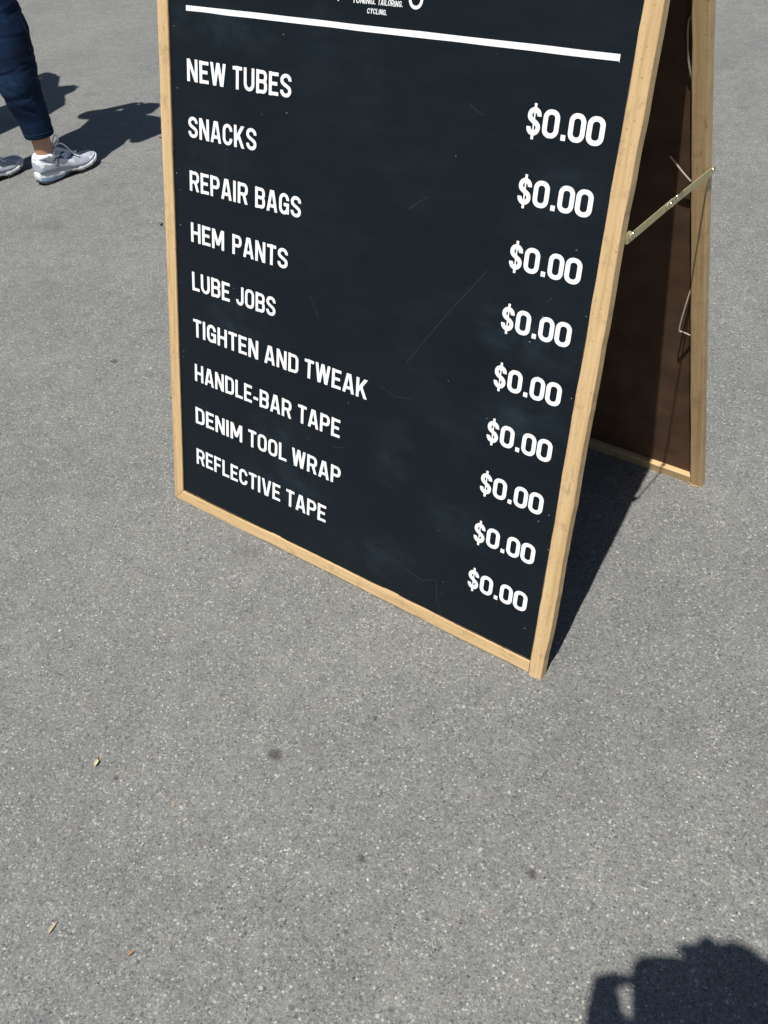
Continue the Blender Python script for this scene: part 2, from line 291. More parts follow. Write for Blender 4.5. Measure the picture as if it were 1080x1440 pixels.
# ------------------------------------------------------------ lettering (glyphs as unions of strokes, outlined by marching squares)
def arc(cx, cy, rx, ry, a0, a1, n=9): return [(cx + rx * math.cos(math.radians(a0 + (a1 - a0) * i / n)), cy + ry * math.sin(math.radians(a0 + (a1 - a0) * i / n))) for i in range(n + 1)]
def bez(p0, p1, p2, p3, n=12): return [tuple((1 - t) ** 3 * a + 3 * (1 - t) ** 2 * t * b + 3 * (1 - t) * t * t * c + t ** 3 * d for a, b, c, d in zip(p0, p1, p2, p3)) for t in [i / n for i in range(n + 1)]]
def glyph_def(ch, w):
    h = w / 2
    WD = dict(N=.70, E=.60, W=.98, T=.62, U=.69, B=.69, S=.68, A=.74, C=.67, K=.72, R=.70, P=.67, I=.20, G=.68, H=.70, M=.86, L=.57, O=.69, J=.58, D=.69, F=.58, V=.72, Y=.70)
    if ch == '0': X = .66
    elif ch == '$': X = .60
    elif ch == '.': X = .21
    elif ch == '-': X = .36
    else: X = WD[ch]
    l, r, b, t = h, X - h, h, 1 - h; R = .19; S = []
    def st(*p): S.append(list(p))
    if ch in 'NHMKLEFIPRBD': st((l, 0), (l, 1))
    if ch == 'N': st((r, 0), (r, 1)); st((l - .02, 1.06), (r + .02, -.06))
    if ch == 'H': st((r, 0), (r, 1)); st((l, .5), (r, .5))
    if ch == 'M': st((r, 0), (r, 1)); st((l + .01, 1.03), (X / 2, .22)); st((r - .01, 1.03), (X / 2, .22))
    if ch == 'K': st((l + .02, .33), (X - .06, 1.08)); st((l + w * 1.05, .60), (X - .075, -.08))
    if ch in 'EL': st((0, b), (X, b))
    if ch in 'EF': st((0, t), (X, t)); st((0, .51), (X - .07, .51))
    if ch == 'T': st((X / 2, 0), (X / 2, 1)); st((0, t), (X, t))
    if ch in 'PR':
        st(*([(l, t), (r - R, t)] + arc(r - R, t - R, R, R, 90, 0)[1:] + [(r, .46 + R)] + arc(r - R, .46 + R, R, R, 0, -90)[1:] + [(l, .46)]))
        if ch == 'R': st((r - .20, .47), (X - .08, -.06))
    if ch == 'B':
        q = .16; st(*([(l, t), (r - q - .01, t)] + arc(r - q - .01, t - q, q, q, 90, 0)[1:] + [(r - .01, .52 + q)] + arc(r - q - .01, .52 + q, q, q, 0, -90)[1:] + [(l, .52)]))
        st(*([(l, .52), (r - q, .52)] + arc(r - q, .52 - q, q, q, 90, 0)[1:] + [(r, b + q)] + arc(r - q, b + q, q, q, 0, -90)[1:] + [(l, b)]))
    if ch == 'D': st(*([(l, t), (r - R, t)] + arc(r - R, t - R, R, R, 90, 0)[1:] + [(r, b + R)] + arc(r - R, b + R, R, R, 0, -90)[1:] + [(l, b)]))
    if ch in 'O0':
        q = .21 if ch == '0' else .21
        st(*(arc(r - q, t - q, q, q, 0, 90, 9) + arc(l + q, t - q, q, q, 90, 180, 9) + arc(l + q, b + q, q, q, 180, 270, 9) + arc(r - q, b + q, q, q, 270, 360, 9) + [(r, t - q)] + [(r - .002, t - q + .02)]))
    if ch == 'U':
        rx = (r - l) / 2; st(*([(l, 1)] + arc(l + rx, b + rx, rx, rx, 180, 360, 16) + [(r, 1)]))
    if ch == 'J':
        rx = (r - l) / 2; st(*([(l, .30)] + arc(l + rx, b + rx, rx, rx, 180, 360, 16) + [(r, 1)]))
    if ch in 'CG':
        rx = (r - l) / 2
        st(*([(r, .66)] + arc(l + rx, t - rx, rx, rx, 0, 180, 16) + arc(l + rx, b + rx, rx, rx, 180, 360, 16) + [(r, .34 if ch == 'C' else .50)]))
        if ch == 'G': st((l + rx - .02, .47), (X, .47)); st((r, .05), (r, .5))
    if ch in 'S$':
        rx = (r - l) / 2
        ry = .195
        st(*([(r, .69)] + arc(l + rx, t - ry, rx, ry, 0, 180, 16) + bez((l, t - ry - .01), (l, .50), (r, .50), (r, b + ry + .01), 16)[1:] + arc(l + rx, b + ry, rx, ry, 0, -180, 16)[1:] + [(l, .31)]))
    if ch == 'A': st((.075, -.06), (X / 2 - .035, 1.05)); st((X - .075, -.06), (X / 2 + .035, 1.05)); st((.17, .27), (X - .17, .27))
    if ch == 'V': st((.075, 1.06), (X / 2 - .035, -.05)); st((X - .075, 1.06), (X / 2 + .035, -.05))
    if ch == 'W':
        q = X / 4; st((.075, 1.06), (q + .015, -.04)); st((q + .015, -.04), (X / 2, 1.04)); st((X - .075, 1.06), (X - q - .015, -.04)); st((X - q - .015, -.04), (X / 2, 1.04))
    if ch == 'Y': st((.06, 1.06), (X / 2, .45)); st((X - .06, 1.06), (X / 2, .45)); st((X / 2, 0), (X / 2, .5))
    if ch == '.': st((X / 2, 0), (X / 2, .20))
    if ch == '-': st((0, .36), (X, .36))
    return S, X
_gc = {}
def glyph(ch, w):
    key = (ch, round(w, 3))
    if key in _gc: return _gc[key]
    S, X = glyph_def(ch, w); boxes = []
    for P in S:
        P = [P[0]] + [p for a, p in zip(P, P[1:]) if math.hypot(p[0] - a[0], p[1] - a[1]) > 1e-6]
        n = len(P) - 1
        dirs = [((P[i + 1][0] - P[i][0]), (P[i + 1][1] - P[i][1])) for i in range(n)]
        dirs = [(a / math.hypot(a, b), b / math.hypot(a, b)) for a, b in dirs]
        for i in range(n):
            def ext(j):
                c = max(-1, min(1, dirs[j][0] * dirs[j + 1][0] + dirs[j][1] * dirs[j + 1][1])); th = math.acos(c); return w / 2 * min(1.0, math.tan(min(th, 1.6) / 2)) + .002
            e0 = ext(i - 1) if i > 0 else 0; e1 = ext(i) if i < n - 1 else 0
            wd = w * (1 - (.16 if ch not in '$0' else .06) * abs(dirs[i][0]) ** 4)
            boxes.append((P[i], P[i + 1], dirs[i], e0, e1, wd / 2))
    if ch == '$': boxes += [((X / 2, .86), (X / 2, 1.13), (0, 1), 0, 0, w * .31), ((X / 2, -.13), (X / 2, .14), (0, 1), 0, 0, w * .31), ((X / 2, .1), (X / 2, .9), (0, 1), 0, 0, w * .17)]
    y0, y1 = (-.16, 1.16) if ch == '$' else (-.03, 1.03); st = 1 / 60
    xs = np.arange(-.04, X + .05, st); ys = np.arange(y0, y1 + st, st)
    GX, GY = np.meshgrid(xs, ys); dd = np.full(GX.shape, 9.0)
    for a, b, u, e0, e1, hw in boxes:
        ln = math.hypot(b[0] - a[0], b[1] - a[1]); px = GX - a[0]; py = GY - a[1]
        al = px * u[0] + py * u[1]; pe = np.abs(-px * u[1] + py * u[0]) - hw
        dd = np.minimum(dd, np.maximum(pe, np.maximum(-e0 - al, al - ln - e1)))
    if ch != '$': dd = np.maximum(dd, np.maximum(-GY, GY - 1))
    dd = np.maximum(dd, np.maximum(-GX, GX - X))
    dd += .0009; vs = []; vid = {}; fs = []
    def vert(k, p):
        if k not in vid: vid[k] = len(vs); vs.append(p)
        return vid[k]
    ny, nx = dd.shape
    for j in range(ny - 1):
        run = None
        for i in range(nx - 1):
            v = [dd[j, i], dd[j, i + 1], dd[j + 1, i + 1], dd[j + 1, i]]; ins = [q < 0 for q in v]
            if all(ins):
                if run is None: run = i
                continue
            if run is not None:
                fs.append([vert((run, j), (xs[run], ys[j])), vert((i, j), (xs[i], ys[j])), vert((i, j + 1), (xs[i], ys[j + 1])), vert((run, j + 1), (xs[run], ys[j + 1]))]); run = None
            if not any(ins): continue
            c = [(i, j), (i + 1, j), (i + 1, j + 1), (i, j + 1)]; poly = []
            for q in range(4):
                A, B = c[q], c[(q + 1) % 4]; va, vb = v[q], v[(q + 1) % 4]
                if va < 0: poly.append(vert(A, (xs[A[0]], ys[A[1]])))
                if (va < 0) != (vb < 0):
                    t = va / (va - vb); pa = (xs[A[0]], ys[A[1]]); pb = (xs[B[0]], ys[B[1]])
                    poly.append(vert((min(A, B), max(A, B)), (pa[0] + (pb[0] - pa[0]) * t, pa[1] + (pb[1] - pa[1]) * t)))
            if len(poly) >= 3: fs.append(poly)
        if run is not None: fs.append([vert((run, j), (xs[run], ys[j])), vert((nx - 1, j), (xs[nx - 1], ys[j])), vert((nx - 1, j + 1), (xs[nx - 1], ys[j + 1])), vert((run, j + 1), (xs[run], ys[j + 1]))])
    _gc[key] = (vs, fs, X); return _gc[key]
SHX = .0012
ZT = -.0042                                  # paint sits 0.3 mm proud of the panel
def lettering(words, s_base, cap, label, wst=.182, gap=.118, shear=0.0, jit=.012, seed=0, name='lettering'):
    """words: (text, x0, x1); one part"""
    vs, fs = [], []; rr = random.Random(seed)
    for text, x0, x1 in words:
        x0 -= SHX; x1 -= SHX
        gl = [glyph(c, wst) for c in text]; tot = sum(g_[2] for g_ in gl) + gap * (len(gl) - 1); kx = (x1 - x0) / tot; x = x0
        for (gv, gf, gx) in gl:
            base = len(vs); dy = rr.uniform(-jit, jit) * .6; rot = rr.uniform(-jit, jit) * .8; sc = 1 + rr.uniform(-jit, jit)
            for (px, py) in gv:
                X = x + (px + (py - .5) * (shear + rot)) * kx; Y = s_base + (py * sc + dy + (px - gx / 2) * rot) * cap; vs.append((X, Y, ZT))
            fs += [[base + i for i in f] for f in gf]; x += (gx + gap) * kx
    o = mesh_obj(name, vs, fs, M['white'], sign); place(o, MF); o['label'] = label; return o
S0, P, CH = .9302, .09755, .0380
rows = [[('NEW', .0736, .1750), ('TUBES', .1925, .3340)], [('SNACKS', .0736, .2521)], [('REPAIR', .0736, .2308), ('BAGS', .2500, .3635)], [('HEM', .0736, .1670), ('PANTS', .1897, .3344)],
        [('LUBE', .0736, .1817), ('JOBS', .1994, .3055)], [('TIGHTEN', .0736, .2608), ('AND', .2782, .3679), ('TWEAK', .3840, .5389)], [('HANDLE-BAR', .0750, .3530), ('TAPE', .3705, .4788)],
        [('DENIM', .0740, .2162), ('TOOL', .2341, .3427), ('WRAP', .3578, .4861)], [('REFLECTIVE', .0740, .3275), ('TAPE', .3445, .4534)]]
for i, r_ in enumerate(rows):
    lettering(r_, S0 - i * P - .0385 + .0002, CH, 'painted white words ' + ' '.join(a[0] for a in r_), seed=i)
for i in range(9):
    b0 = S0 - i * P + .0081 - .0415 + .0012
    lettering([('$', .7985, .8210), ('0', .8245, .8514), ('.', .8556, .8640), ('0', .8665, .8930), ('0', .8953, .9230)], b0, .0390, 'painted white price beside ' + ' '.join(a[0] for a in rows[i]), wst=.190, jit=.006, seed=40 + i)
lettering([('TUNING.', .4600, .5063), ('TAILORING.', .5107, .5586)], 1.0462, .0082, 'tiny slanted hand lettering TUNING. TAILORING.', wst=.17, gap=.12, shear=.12, jit=.05, seed=91)
lettering([('CYCLING.', .4905, .5292)], 1.0332, .0074, 'tiny slanted hand lettering CYCLING.', wst=.17, gap=.12, shear=.12, jit=.05, seed=92)
# dividing line, ring and the tip of a flourish by the small lettering
wv = wob(77); vs = []; fs = []; n = 60
for i in range(n + 1):
    x = .0737 + (.9261 - .0737) * i / n
    vs += [(x, 1.0166 - .0089 + wv(x, .06) * .0002, ZT), (x, 1.0166 + wv(x + 5, .07) * .0002, ZT)]
    if i: fs.append((2 * i - 2, 2 * i, 2 * i + 1, 2 * i - 1))
place(mesh_obj('divider_line', vs, fs, M['white'], sign), MF)
vs = []; fs = []; n = 48
for i in range(n):
    a = 2 * math.pi * i / n; vs += [(.5815 + r * math.cos(a), 1.0583 + r * math.sin(a), ZT) for r in (.0084, .0132)]
    j = (i + 1) % n; fs.append((2 * i, 2 * i + 1, 2 * j + 1, 2 * j))
place(mesh_obj('painted_ring', vs, fs, M['white'], sign), MF)
place(mesh_obj('painted_flourish', [(.4255, 1.062, ZT), (.4305, 1.0465, ZT), (.4285, 1.0462, ZT), (.4225, 1.060, ZT)], [(0, 1, 2, 3)], M['white'], sign), MF)
# wear on the panel: fine scratches and chips, each set one part
def scratches(lines, wid, mat, name):
    vs, fs = [], []
    for ln in lines:
        for k in range(len(ln) - 1):
            a = Vector(ln[k]); b_ = Vector(ln[k + 1]); d_ = (b_ - a).normalized(); q = Vector((-d_.y, d_.x)) * wid / 2; n0 = len(vs)
            for p in (a - q, b_ - q, b_ + q, a + q): vs.append((p.x, p.y, -.00435))
            fs.append((n0, n0 + 1, n0 + 2, n0 + 3))
    o = place(mesh_obj(name, vs, fs, mat, sign), MF); return o
r2 = random.Random(5); ls = [[(.62, .50), (.69, .60), (.76, .69)], [(.39, .565), (.412, .53)], [(.565, .44), (.60, .43), (.64, .437)], [(.63, .10), (.70, .085), (.725, .10)], [(.73, .10), (.735, .06), (.75, .03)]]
for k in range(6):
    x, s = r2.uniform(.06, .92), r2.uniform(.05, 1.0); a = r2.uniform(-.5, .9); l_ = r2.uniform(.008, .05); ls.append([(x, s), (x + l_ * math.cos(a), s + l_ * math.sin(a))])
scratches(ls, .00035, M['scratch'], 'scratches')['kind'] = 'stuff'
ls = []
for k in range(34):
    x = r2.choice([r2.uniform(.035, .045), r2.uniform(.90, .945), r2.uniform(.05, .94), r2.uniform(.84, .94)]); s = r2.uniform(.04, 1.03); a = r2.uniform(0, 3); l_ = r2.uniform(.0008, .003); ls.append([(x, s), (x + l_ * math.cos(a), s + l_ * math.sin(a))])
scratches(ls, .0008, M['fleck'], 'paint_chips')['kind'] = 'stuff'

# ------------------------------------------------------------ brass brace, cord, hinges
def tube(name, pts, r, mat, parent, n=8, taper=None, caps=True):
    pts = [Vector(p) for p in pts]; vs, fs = [], []
    up = Vector((0, 0, 1)); prev = None
    for i, p in enumerate(pts):
        d_ = (pts[min(i + 1, len(pts) - 1)] - pts[max(i - 1, 0)]).normalized()
        a = prev if prev is not None else (d_.cross(up) if abs(d_.dot(up)) < .95 else d_.cross(Vector((1, 0, 0))))
        a = (a - d_ * a.dot(d_)).normalized(); prev = a; b_ = d_.cross(a); rr_ = r if taper is None else taper[i]
        for k in range(n): t = 2 * math.pi * k / n; vs.append(p + (a * math.cos(t) + b_ * math.sin(t)) * rr_)
    for i in range(len(pts) - 1):
        for k in range(n): fs.append((i * n + k, i * n + (k + 1) % n, (i + 1) * n + (k + 1) % n, (i + 1) * n + k))
    if caps: fs.append(tuple(reversed(range(n)))); fs.append(tuple(range((len(pts) - 1) * n, len(pts) * n)))
    return mesh_obj(name, vs, fs, mat, parent, smooth=True)
def strap(name, y0, y1, z0, z1, x, hw, th, parent, mat):
    """flat link in the plane x, from (y0,z0) to (y1,z1) with round ends"""
    d_ = Vector((0, y1 - y0, z1 - z0)); ln = d_.length; d_.normalize(); q = Vector((0, -d_.z, d_.y)); c0 = Vector((x, y0, z0)); c1 = Vector((x, y1, z1)); rim = []
    for k in range(9): a = math.pi / 2 + math.pi * k / 8; rim.append(c0 + d_ * math.cos(a) * hw + q * math.sin(a) * hw)
    for k in range(9): a = -math.pi / 2 + math.pi * k / 8; rim.append(c1 + d_ * math.cos(a) * hw + q * math.sin(a) * hw)
    n = len(rim); vs = [p for p in rim] + [p + Vector((th, 0, 0)) for p in rim]
    fs = [tuple(range(n)), tuple(range(n, 2 * n))] + [(k, (k + 1) % n, n + (k + 1) % n, n + k) for k in range(n)]
    return fix_normals(mesh_obj(name, vs, fs, mat, parent))
def dome(name, c, r, hgt, mat, parent, axis='x'):
    vs, fs = [], []; n = 14; c = Vector(c)
    for i, (rr_, hh) in enumerate([(r, 0), (r * .96, hgt * .35), (r * .72, hgt * .75), (r * .3, hgt)]):
        for k in range(n):
            a = 2 * math.pi * k / n; vs.append(c + (Vector((hh, rr_ * math.cos(a), rr_ * math.sin(a))) if axis == 'x' else Vector((rr_ * math.cos(a), -hh, rr_ * math.sin(a)))))
    for i in range(3):
        for k in range(n): fs.append((i * n + k, i * n + (k + 1) % n, (i + 1) * n + (k + 1) % n, (i + 1) * n + k))
    fs.append(tuple(range(3 * n, 4 * n))); return mesh_obj(name, vs, fs, mat, parent, smooth=True)
# the brace part: an own empty so that links and screws are its sub-parts
br = bpy.data.objects.new('folding_brace', None); link(br, sign); br.location = OFF
br['label'] = 'brass folding stay joining the two leaves'
XB = W + .0008
strap('brace_link', .2185, .345, .7525, .7560, XB, .0062, .0014, br, M['brass'])
strap('brace_link', .330, .488, .7568, .7580, XB + .0017, .0058, .0014, br, M['brass'])
slab('brace_tab', W - .004, W + .0006, .2075, .219, .7445, .7600, M['brass'], br)
for (y, z, x, r) in [(.2215, .7545, XB + .0014, .0048), (.338, .7565, XB + .0032, .0052), (.3575, .7585, XB + .0031, .0036), (.484, .7585, XB + .0032, .0045)]:
    dome('screw', (x, y, z), r, .0032, M['screw'], br)
tube('brace_slot', [(XB + .0036, .352, .763), (XB + .0036, .372, .7645), (XB + .0036, .376, .760)], .0009, M['screw'], br)
# same stay on the far side
br2 = bpy.data.objects.new('folding_brace', None); link(br2, sign); br2.location = OFF
strap('brace_link', .2185, .345, .7525, .7560, -.0022, .0062, .0014, br2, M['brass']); strap('brace_link', .330, .488, .7568, .7580, -.0040, .0058, .0014, br2, M['brass'])
# cord along the inner edge of the rear leaf, slack loops showing past the stile
ZC = .0085
def mbp(x, s, z): return MB @ Vector((x, s, z))
def crv(P3, n=8):
    out = []
    for i in range(len(P3) - 1):
        p0 = P3[max(i - 1, 0)]; p1 = P3[i]; p2 = P3[i + 1]; p3 = P3[min(i + 2, len(P3) - 1)]
        for k in range(n):
            t = k / n; out.append(tuple(.5 * ((2 * b_) + (-a + c) * t + (2 * a - 5 * b_ + 4 * c - d_) * t * t + (-a + 3 * b_ - 3 * c + d_) * t ** 3) for a, b_, c, d_ in zip(p0, p1, p2, p3)))
    out.append(P3[-1]); return out
for pts in ([(.9455, 1.03, .0085), (.9405, 1.015, .011), (.9412, .965, .012), (.9460, .93, .0085)], [(.9145, .806, .020), (.9235, .794, .019), (.9330, .781, .018), (.9475, .762, .015)], [(.9475, .545, .0085), (.9415, .515, .016), (.9345, .480, .020), (.9285, .445, .022), (.9345, .4415, .021), (.9480, .428, .012)]):
    tube('cord', [mbp(*p) for p in crv(pts, 6)], .00155, M['cord'], sign, n=7)
for x in (.2, .776):
    h_ = slab('hinge', x - .03, x + .03, -.012, .012, -.001, .002, M['steel'], sign)
    h_.matrix_local = Matrix.Translation(Vector((OFF.x, OFF.y + L * sa + .006, L * ca + .004)))
# torn splinters under the foot of the rear stile
tube('splinter', [(W / 2 - .03, D / 2 - .022, .004), (W / 2 - .018, D / 2 - .028, .002), (W / 2 - .004, D / 2 - .024, .003)], .0012, M['wood_x'], sign, n=5)

# ------------------------------------------------------------ litter
def litter(name, cx, cy, ln, wd, rot, mat, label, cat, curl=.25, n=7):
    vs, fs = [], []
    for i in range(n + 1):
        u = i / n; hw = wd / 2 * (math.sin(math.pi * min(.97, max(.05, u ** .85))) ** .6); y = (u - .5) * ln
        for j, s_ in enumerate((-1, -.4, .3, 1)):
            vs.append((s_ * hw, y, .0016 + curl * wd * s_ * s_ * .6 + .0012 * math.sin(u * 4)))
    for i in range(n):
        for j in range(3): fs.append((i * 4 + j, i * 4 + j + 1, i * 4 + 5 + j, i * 4 + 4 + j))
    nv = len(vs); vs += [(a, b_, c - .0006) for a, b_, c in vs]; fs += [tuple(nv + q for q in reversed(f)) for f in fs]
    ring = [4 * i for i in range(n + 1)] + [4 * n + 1, 4 * n + 2] + [4 * i + 3 for i in range(n, -1, -1)] + [2, 1]
    for a, b_ in zip(ring, ring[1:] + ring[:1]): fs.append((a, b_, nv + b_, nv + a))
    o = fix_normals(mesh_obj(name, vs, fs, mat)); o.location = (cx, cy, 0); o.rotation_euler = (0, 0, rot); return tag(o, label, cat)
M['leaf'] = simple('dry_leaf', (.62, .58, .38), .5, var=.3, scale=300); M['leaf_b'] = simple('brown_leaf', (.30, .20, .13), .7, var=.4, scale=300); M['twig'] = simple('twig_wood', (.42, .36, .27), .8, var=.35, scale=400)
litter('leaf', .447, -.587, .014, .0075, .45, M['leaf'], 'pale yellow curled leaf scrap on bare asphalt left of the sign', 'leaf', 1.0)
litter('seed_husk', .4400, -.5800, .006, .005, .3, M['leaf_b'], 'tiny dark husk touching the tip of the pale leaf scrap', 'husk', .6)
litter('wood_chip', .630, -.8175, .022, .0055, .28, M['twig'], 'thin pale wood sliver near the bottom left of the photo', 'wood chip', .5)
litter('leaf', .758, -.774, .011, .006, -.2, M['leaf_b'], 'small reddish brown leaf crumb right of the pale wood sliver', 'leaf', .7)
litter('leaf', -1.235, 1.052, .026, .012, .6, M['leaf_b'], 'rusty brown leaf bit behind the left edge of the sign', 'leaf', .8)
litter('leaf', -1.955, 1.690, .03, .014, 1.3, M['leaf_b'], 'brown leaf bit by the shadow at the left edge of the sign', 'leaf', .8)
PXG = ((-.62, .33), (.935, -.46), (-1.05, .92), (1.16, -.33))
def stain(cx, cy, r, seed, label):
    vs = [(0, 0, .0041)]; n = 26; f = wob(seed)
    for k in range(n): a = 2 * math.pi * k / n; q = r * (1 + .22 * f(a, .5) * .5); vs.append((q * math.cos(a), q * .8 * math.sin(a), .0041))
    m, nn, b = new_mat('oil_spot'); v = mapped(nn); f_ = noise(nn, v, 240, 4, .7)
    nn.links.new(ramp(nn, f_, [(.35, (.035, .03, .027)), (.6, (.10, .085, .075))]), b.inputs['Base Color']); b.inputs['Roughness'].default_value = .8
    gr = N(nn, 'ShaderNodeTexGradient', gradient_type='SPHERICAL'); v2 = mapped(nn, (1 / r, 1.25 / r, 1)); nn.links.new(v2, gr.inputs[0])
    al = mix(nn, 1.0, ramp(nn, gr.outputs['Fac'], [(.0, 0.0), (.7, .8)]), ramp(nn, noise(nn, v, 160, 3), [(.35, .3), (.6, 1.0)]), 'MULTIPLY'); nn.links.new(al, b.inputs['Alpha'])
    o = mesh_obj('ground_stain', vs, [(0, 1 + k, 1 + (k + 1) % n) for k in range(n)], m); o.location = (cx, cy, -.0025); tag(o, kind='structure')
stain(.690, -.394, .017, 3, ''); stain(.782, -.236, .008, 4, ''); stain(.498, -.587, .007, 6, ''); stain(*PXG[0], .016, 8, ''); stain(*PXG[1], .010, 9, ''); stain(*PXG[2], .009, 10, ''); stain(*PXG[3], .012, 11, '')

# ------------------------------------------------------------ people
M['skin'] = simple('skin', (.42, .22, .14), .5, var=.08, scale=80, bmp=.0002)
def denim():
    m, n, b = new_mat('dark_denim'); v = mapped(n)
    f = noise(n, v, 9, 5, .6); vt = mapped(n, (420, 420, 900)); tw = noise(n, vt, 1.0, 2)
    c = ramp(n, f, [(.35, (.0028, .0085, .024)), (.55, (.006, .018, .047)), (.75, (.017, .042, .092))]); c = mix(n, 1.0, c, ramp(n, tw, [(.3, .75), (.7, 1.3)]), 'MULTIPLY')
    n.links.new(c, b.inputs['Base Color']); b.inputs['Roughness'].default_value = .85; b.inputs['Specular IOR Level'].default_value = .15
    bump(n, tw, b, .3, .0006); return m
M['denim'] = denim()
M['stitch'] = simple('denim_thread', (.014, .026, .055), .9)
M['sock'] = simple('white_sock', (.74, .75, .78), .9, var=.06, scale=300, bmp=.0006)
def mesh_fabric():
    m, n, b = new_mat('silver_shoe_mesh'); v = mapped(n)
    vo = N(n, 'ShaderNodeTexVoronoi', Scale=420.0); n.links.new(v, vo.inputs['Vector'])
    c = ramp(n, vo.outputs['Distance'], [(.15, (.13, .15, .19)), (.45, (.42, .455, .52))]); n.links.new(c, b.inputs['Base Color']); b.inputs['Roughness'].default_value = .6
    bump(n, vo.outputs['Distance'], b, .4, .0008); return m
M['shoe'] = mesh_fabric(); M['midsole'] = simple('white_foam', (.66, .68, .70), .5, var=.05); M['gel'] = simple('pale_blue_heel', (.24, .34, .50), .35, var=.1)
M['rubber'] = simple('black_rubber', (.02, .02, .022), .7); M['overlay'] = simple('silver_overlay', (.66, .69, .72), .35, var=.05); M['navy'] = simple('navy_trim', (.02, .035, .09), .5)
M['lace'] = simple('white_lace', (.82, .83, .84), .8); M['shirt'] = simple('grey_shirt', (.22, .24, .26), .9); M['hair'] = simple('brown_hair', (.05, .03, .018), .6, var=.4, scale=200)
M['canvas'] = simple('canvas_bag', (.3, .22, .14), .9); M['plastic'] = simple('black_phone_plastic', (.02, .02, .022), .25); M['glass'] = simple('screen_glass', (.01, .01, .012), .08)

def interp(tab, u):
    if u <= tab[0][0]: return tab[0][1:]
    for a, b_ in zip(tab, tab[1:]):
        if u <= b_[0]:
            t = (u - a[0]) / (b_[0] - a[0]); t = t * t * (3 - 2 * t) * .5 + t * .5; return tuple(p + (q - p) * t for p, q in zip(a[1:], b_[1:]))
    return tab[-1][1:]
def build_shoe():
    """toe along +y, heel at y=0, ankle over y=.06; length 0.275. Origin at the ground under the ankle (y=.06)."""
    root = bpy.data.objects.new('running_shoe', None); link(root); LN = .278
    # u : halfwidth, ground clearance, top of sole, x shift
    sole = [(0, .020, .010, .046, 0), (.05, .031, .003, .047, 0), (.15, .036, 0, .044, 0), (.30, .035, 0, .036, .0), (.44, .034, .011, .033, .001), (.52, .039, .010, .030, .003), (.62, .045, .002, .027, .004), (.78, .047, .005, .028, .002), (.90, .040, .011, .033, -.002), (.97, .026, .018, .037, -.004), (1.0, .012, .024, .038, -.005)]
    def ring_loft(name, f, n, k, mat, parent, mats=None, fmf=None, cap=True):
        vs, fs, fm = [], [], []
        for i in range(n + 1):
            for p in f(i / n, k): vs.append(p)
        for i in range(n):
            for j in range(k): fs.append((i * k + j, i * k + (j + 1) % k, (i + 1) * k + (j + 1) % k, (i + 1) * k + j)); fm.append(fmf(i / n, j) if fmf else 0)
        if cap: fs.append(tuple(range(k))); fs.append(tuple(range(n * k, n * k + k))); fm += [0, 0]
        return fix_normals(mesh_obj(name, vs, fs, mat, parent, smooth=True, mats=mats, fm=fm))
    def srect(hw, z0, z1, k, xs, y, bulge=1.0):
        out = []
        for j in range(k):
            a = 2 * math.pi * j / k; c, s = math.cos(a), math.sin(a); p = .42
            X = math.copysign(abs(c) ** p, c) * hw * bulge; Z = math.copysign(abs(s) ** p, s)
            out.append((X + xs, y, (z0 + z1) / 2 + Z * (z1 - z0) / 2))
        return out
    def fs_(u, k):
        hw, z0, z1, xs = interp(sole, u); return srect(hw, z0 + .005, z1, k, xs, u * LN - .06)
    def fmf(u, j):   # the lower heel is pale blue, the rest white
        return 1 if (u < .40 and 14 <= j <= 27) else 0
    ms = ring_loft('midsole', fs_, 44, 28, M['midsole'], root, mats=[M['midsole'], M['gel']], fmf=fmf)
    def fo_(u, k):
        hw, z0, z1, xs = interp(sole, u); return srect(hw * .95, z0, z0 + .0065, k, xs, u * LN - .06)
    ou = ring_loft('outsole', fo_, 40, 16, M['rubber'], root)
    # grooves in the midsole and tread blocks: dark flex notches
    vs, fs = [], []
    for u in (.40, .455, .60, .68, .76, .84):
        hw, z0, z1, xs = interp(sole, u); y = u * LN - .06
        for sx in (-1, 1):
            n0 = len(vs); X = xs + sx * (hw + .0003)
            vs += [(X - .003, y - .003, z0), (X + .001, y - .003, z0), (X + .001, y + .003, z0), (X - .003, y + .003, z0), (X - .003, y - .0012, z0 + .012), (X + .0012, y - .0012, z0 + .012), (X + .0012, y + .0012, z0 + .012), (X - .003, y + .0012, z0 + .012)]
            fs += [tuple(n0 + q for q in f) for f in ((0, 1, 2, 3), (4, 5, 6, 7), (0, 1, 5, 4), (1, 2, 6, 5), (2, 3, 7, 6), (3, 0, 4, 7))]
    fix_normals(mesh_obj('sole_groove', vs, fs, M['rubber'], root))['kind'] = 'stuff'
    # u : halfwidth at foot, top height, halfwidth at top, x shift
    upper = [(.0, .024, .080, .014, 0), (.03, .033, .094, .030, 0), (.08, .0365, .094, .038, 0), (.16, .038, .086, .040, 0), (.24, .0365, .087, .038, 0), (.30, .0345, .104, .026, 0), (.36, .035, .103, .020, .001), (.46, .037, .089, .020, .002), (.58, .042, .072, .022, .004), (.66, .044, .063, .023, .004), (.75, .0445, .056, .026, .003), (.86, .041, .053, .026, -.001), (.93, .033, .050, .020, -.003), (.98, .020, .044, .010, -.004), (1.0, .008, .038, .003, -.005)]
    def up_pt(u, a, off=0.0):
        """a from 0 (outer foot, +x) over the top (.5) to 1 (-x)"""
        hw, top, ht, xs = interp(upper, u); z1 = interp(sole, u)[2] - .004; an = math.pi * a; c, s = math.cos(an), math.sin(an)
        k = abs(s) ** .9; wd = hw * (1 - k) + (hw * .35 + ht * .65) * k
        X = math.copysign(abs(c) ** .62, c) * (wd + off) + xs; Z = z1 + (top - z1 + off) * s ** .72 if s > 0 else z1
        return (X, u * (LN - .006) + .003 - .06 + (off if u > .95 else 0), Z)
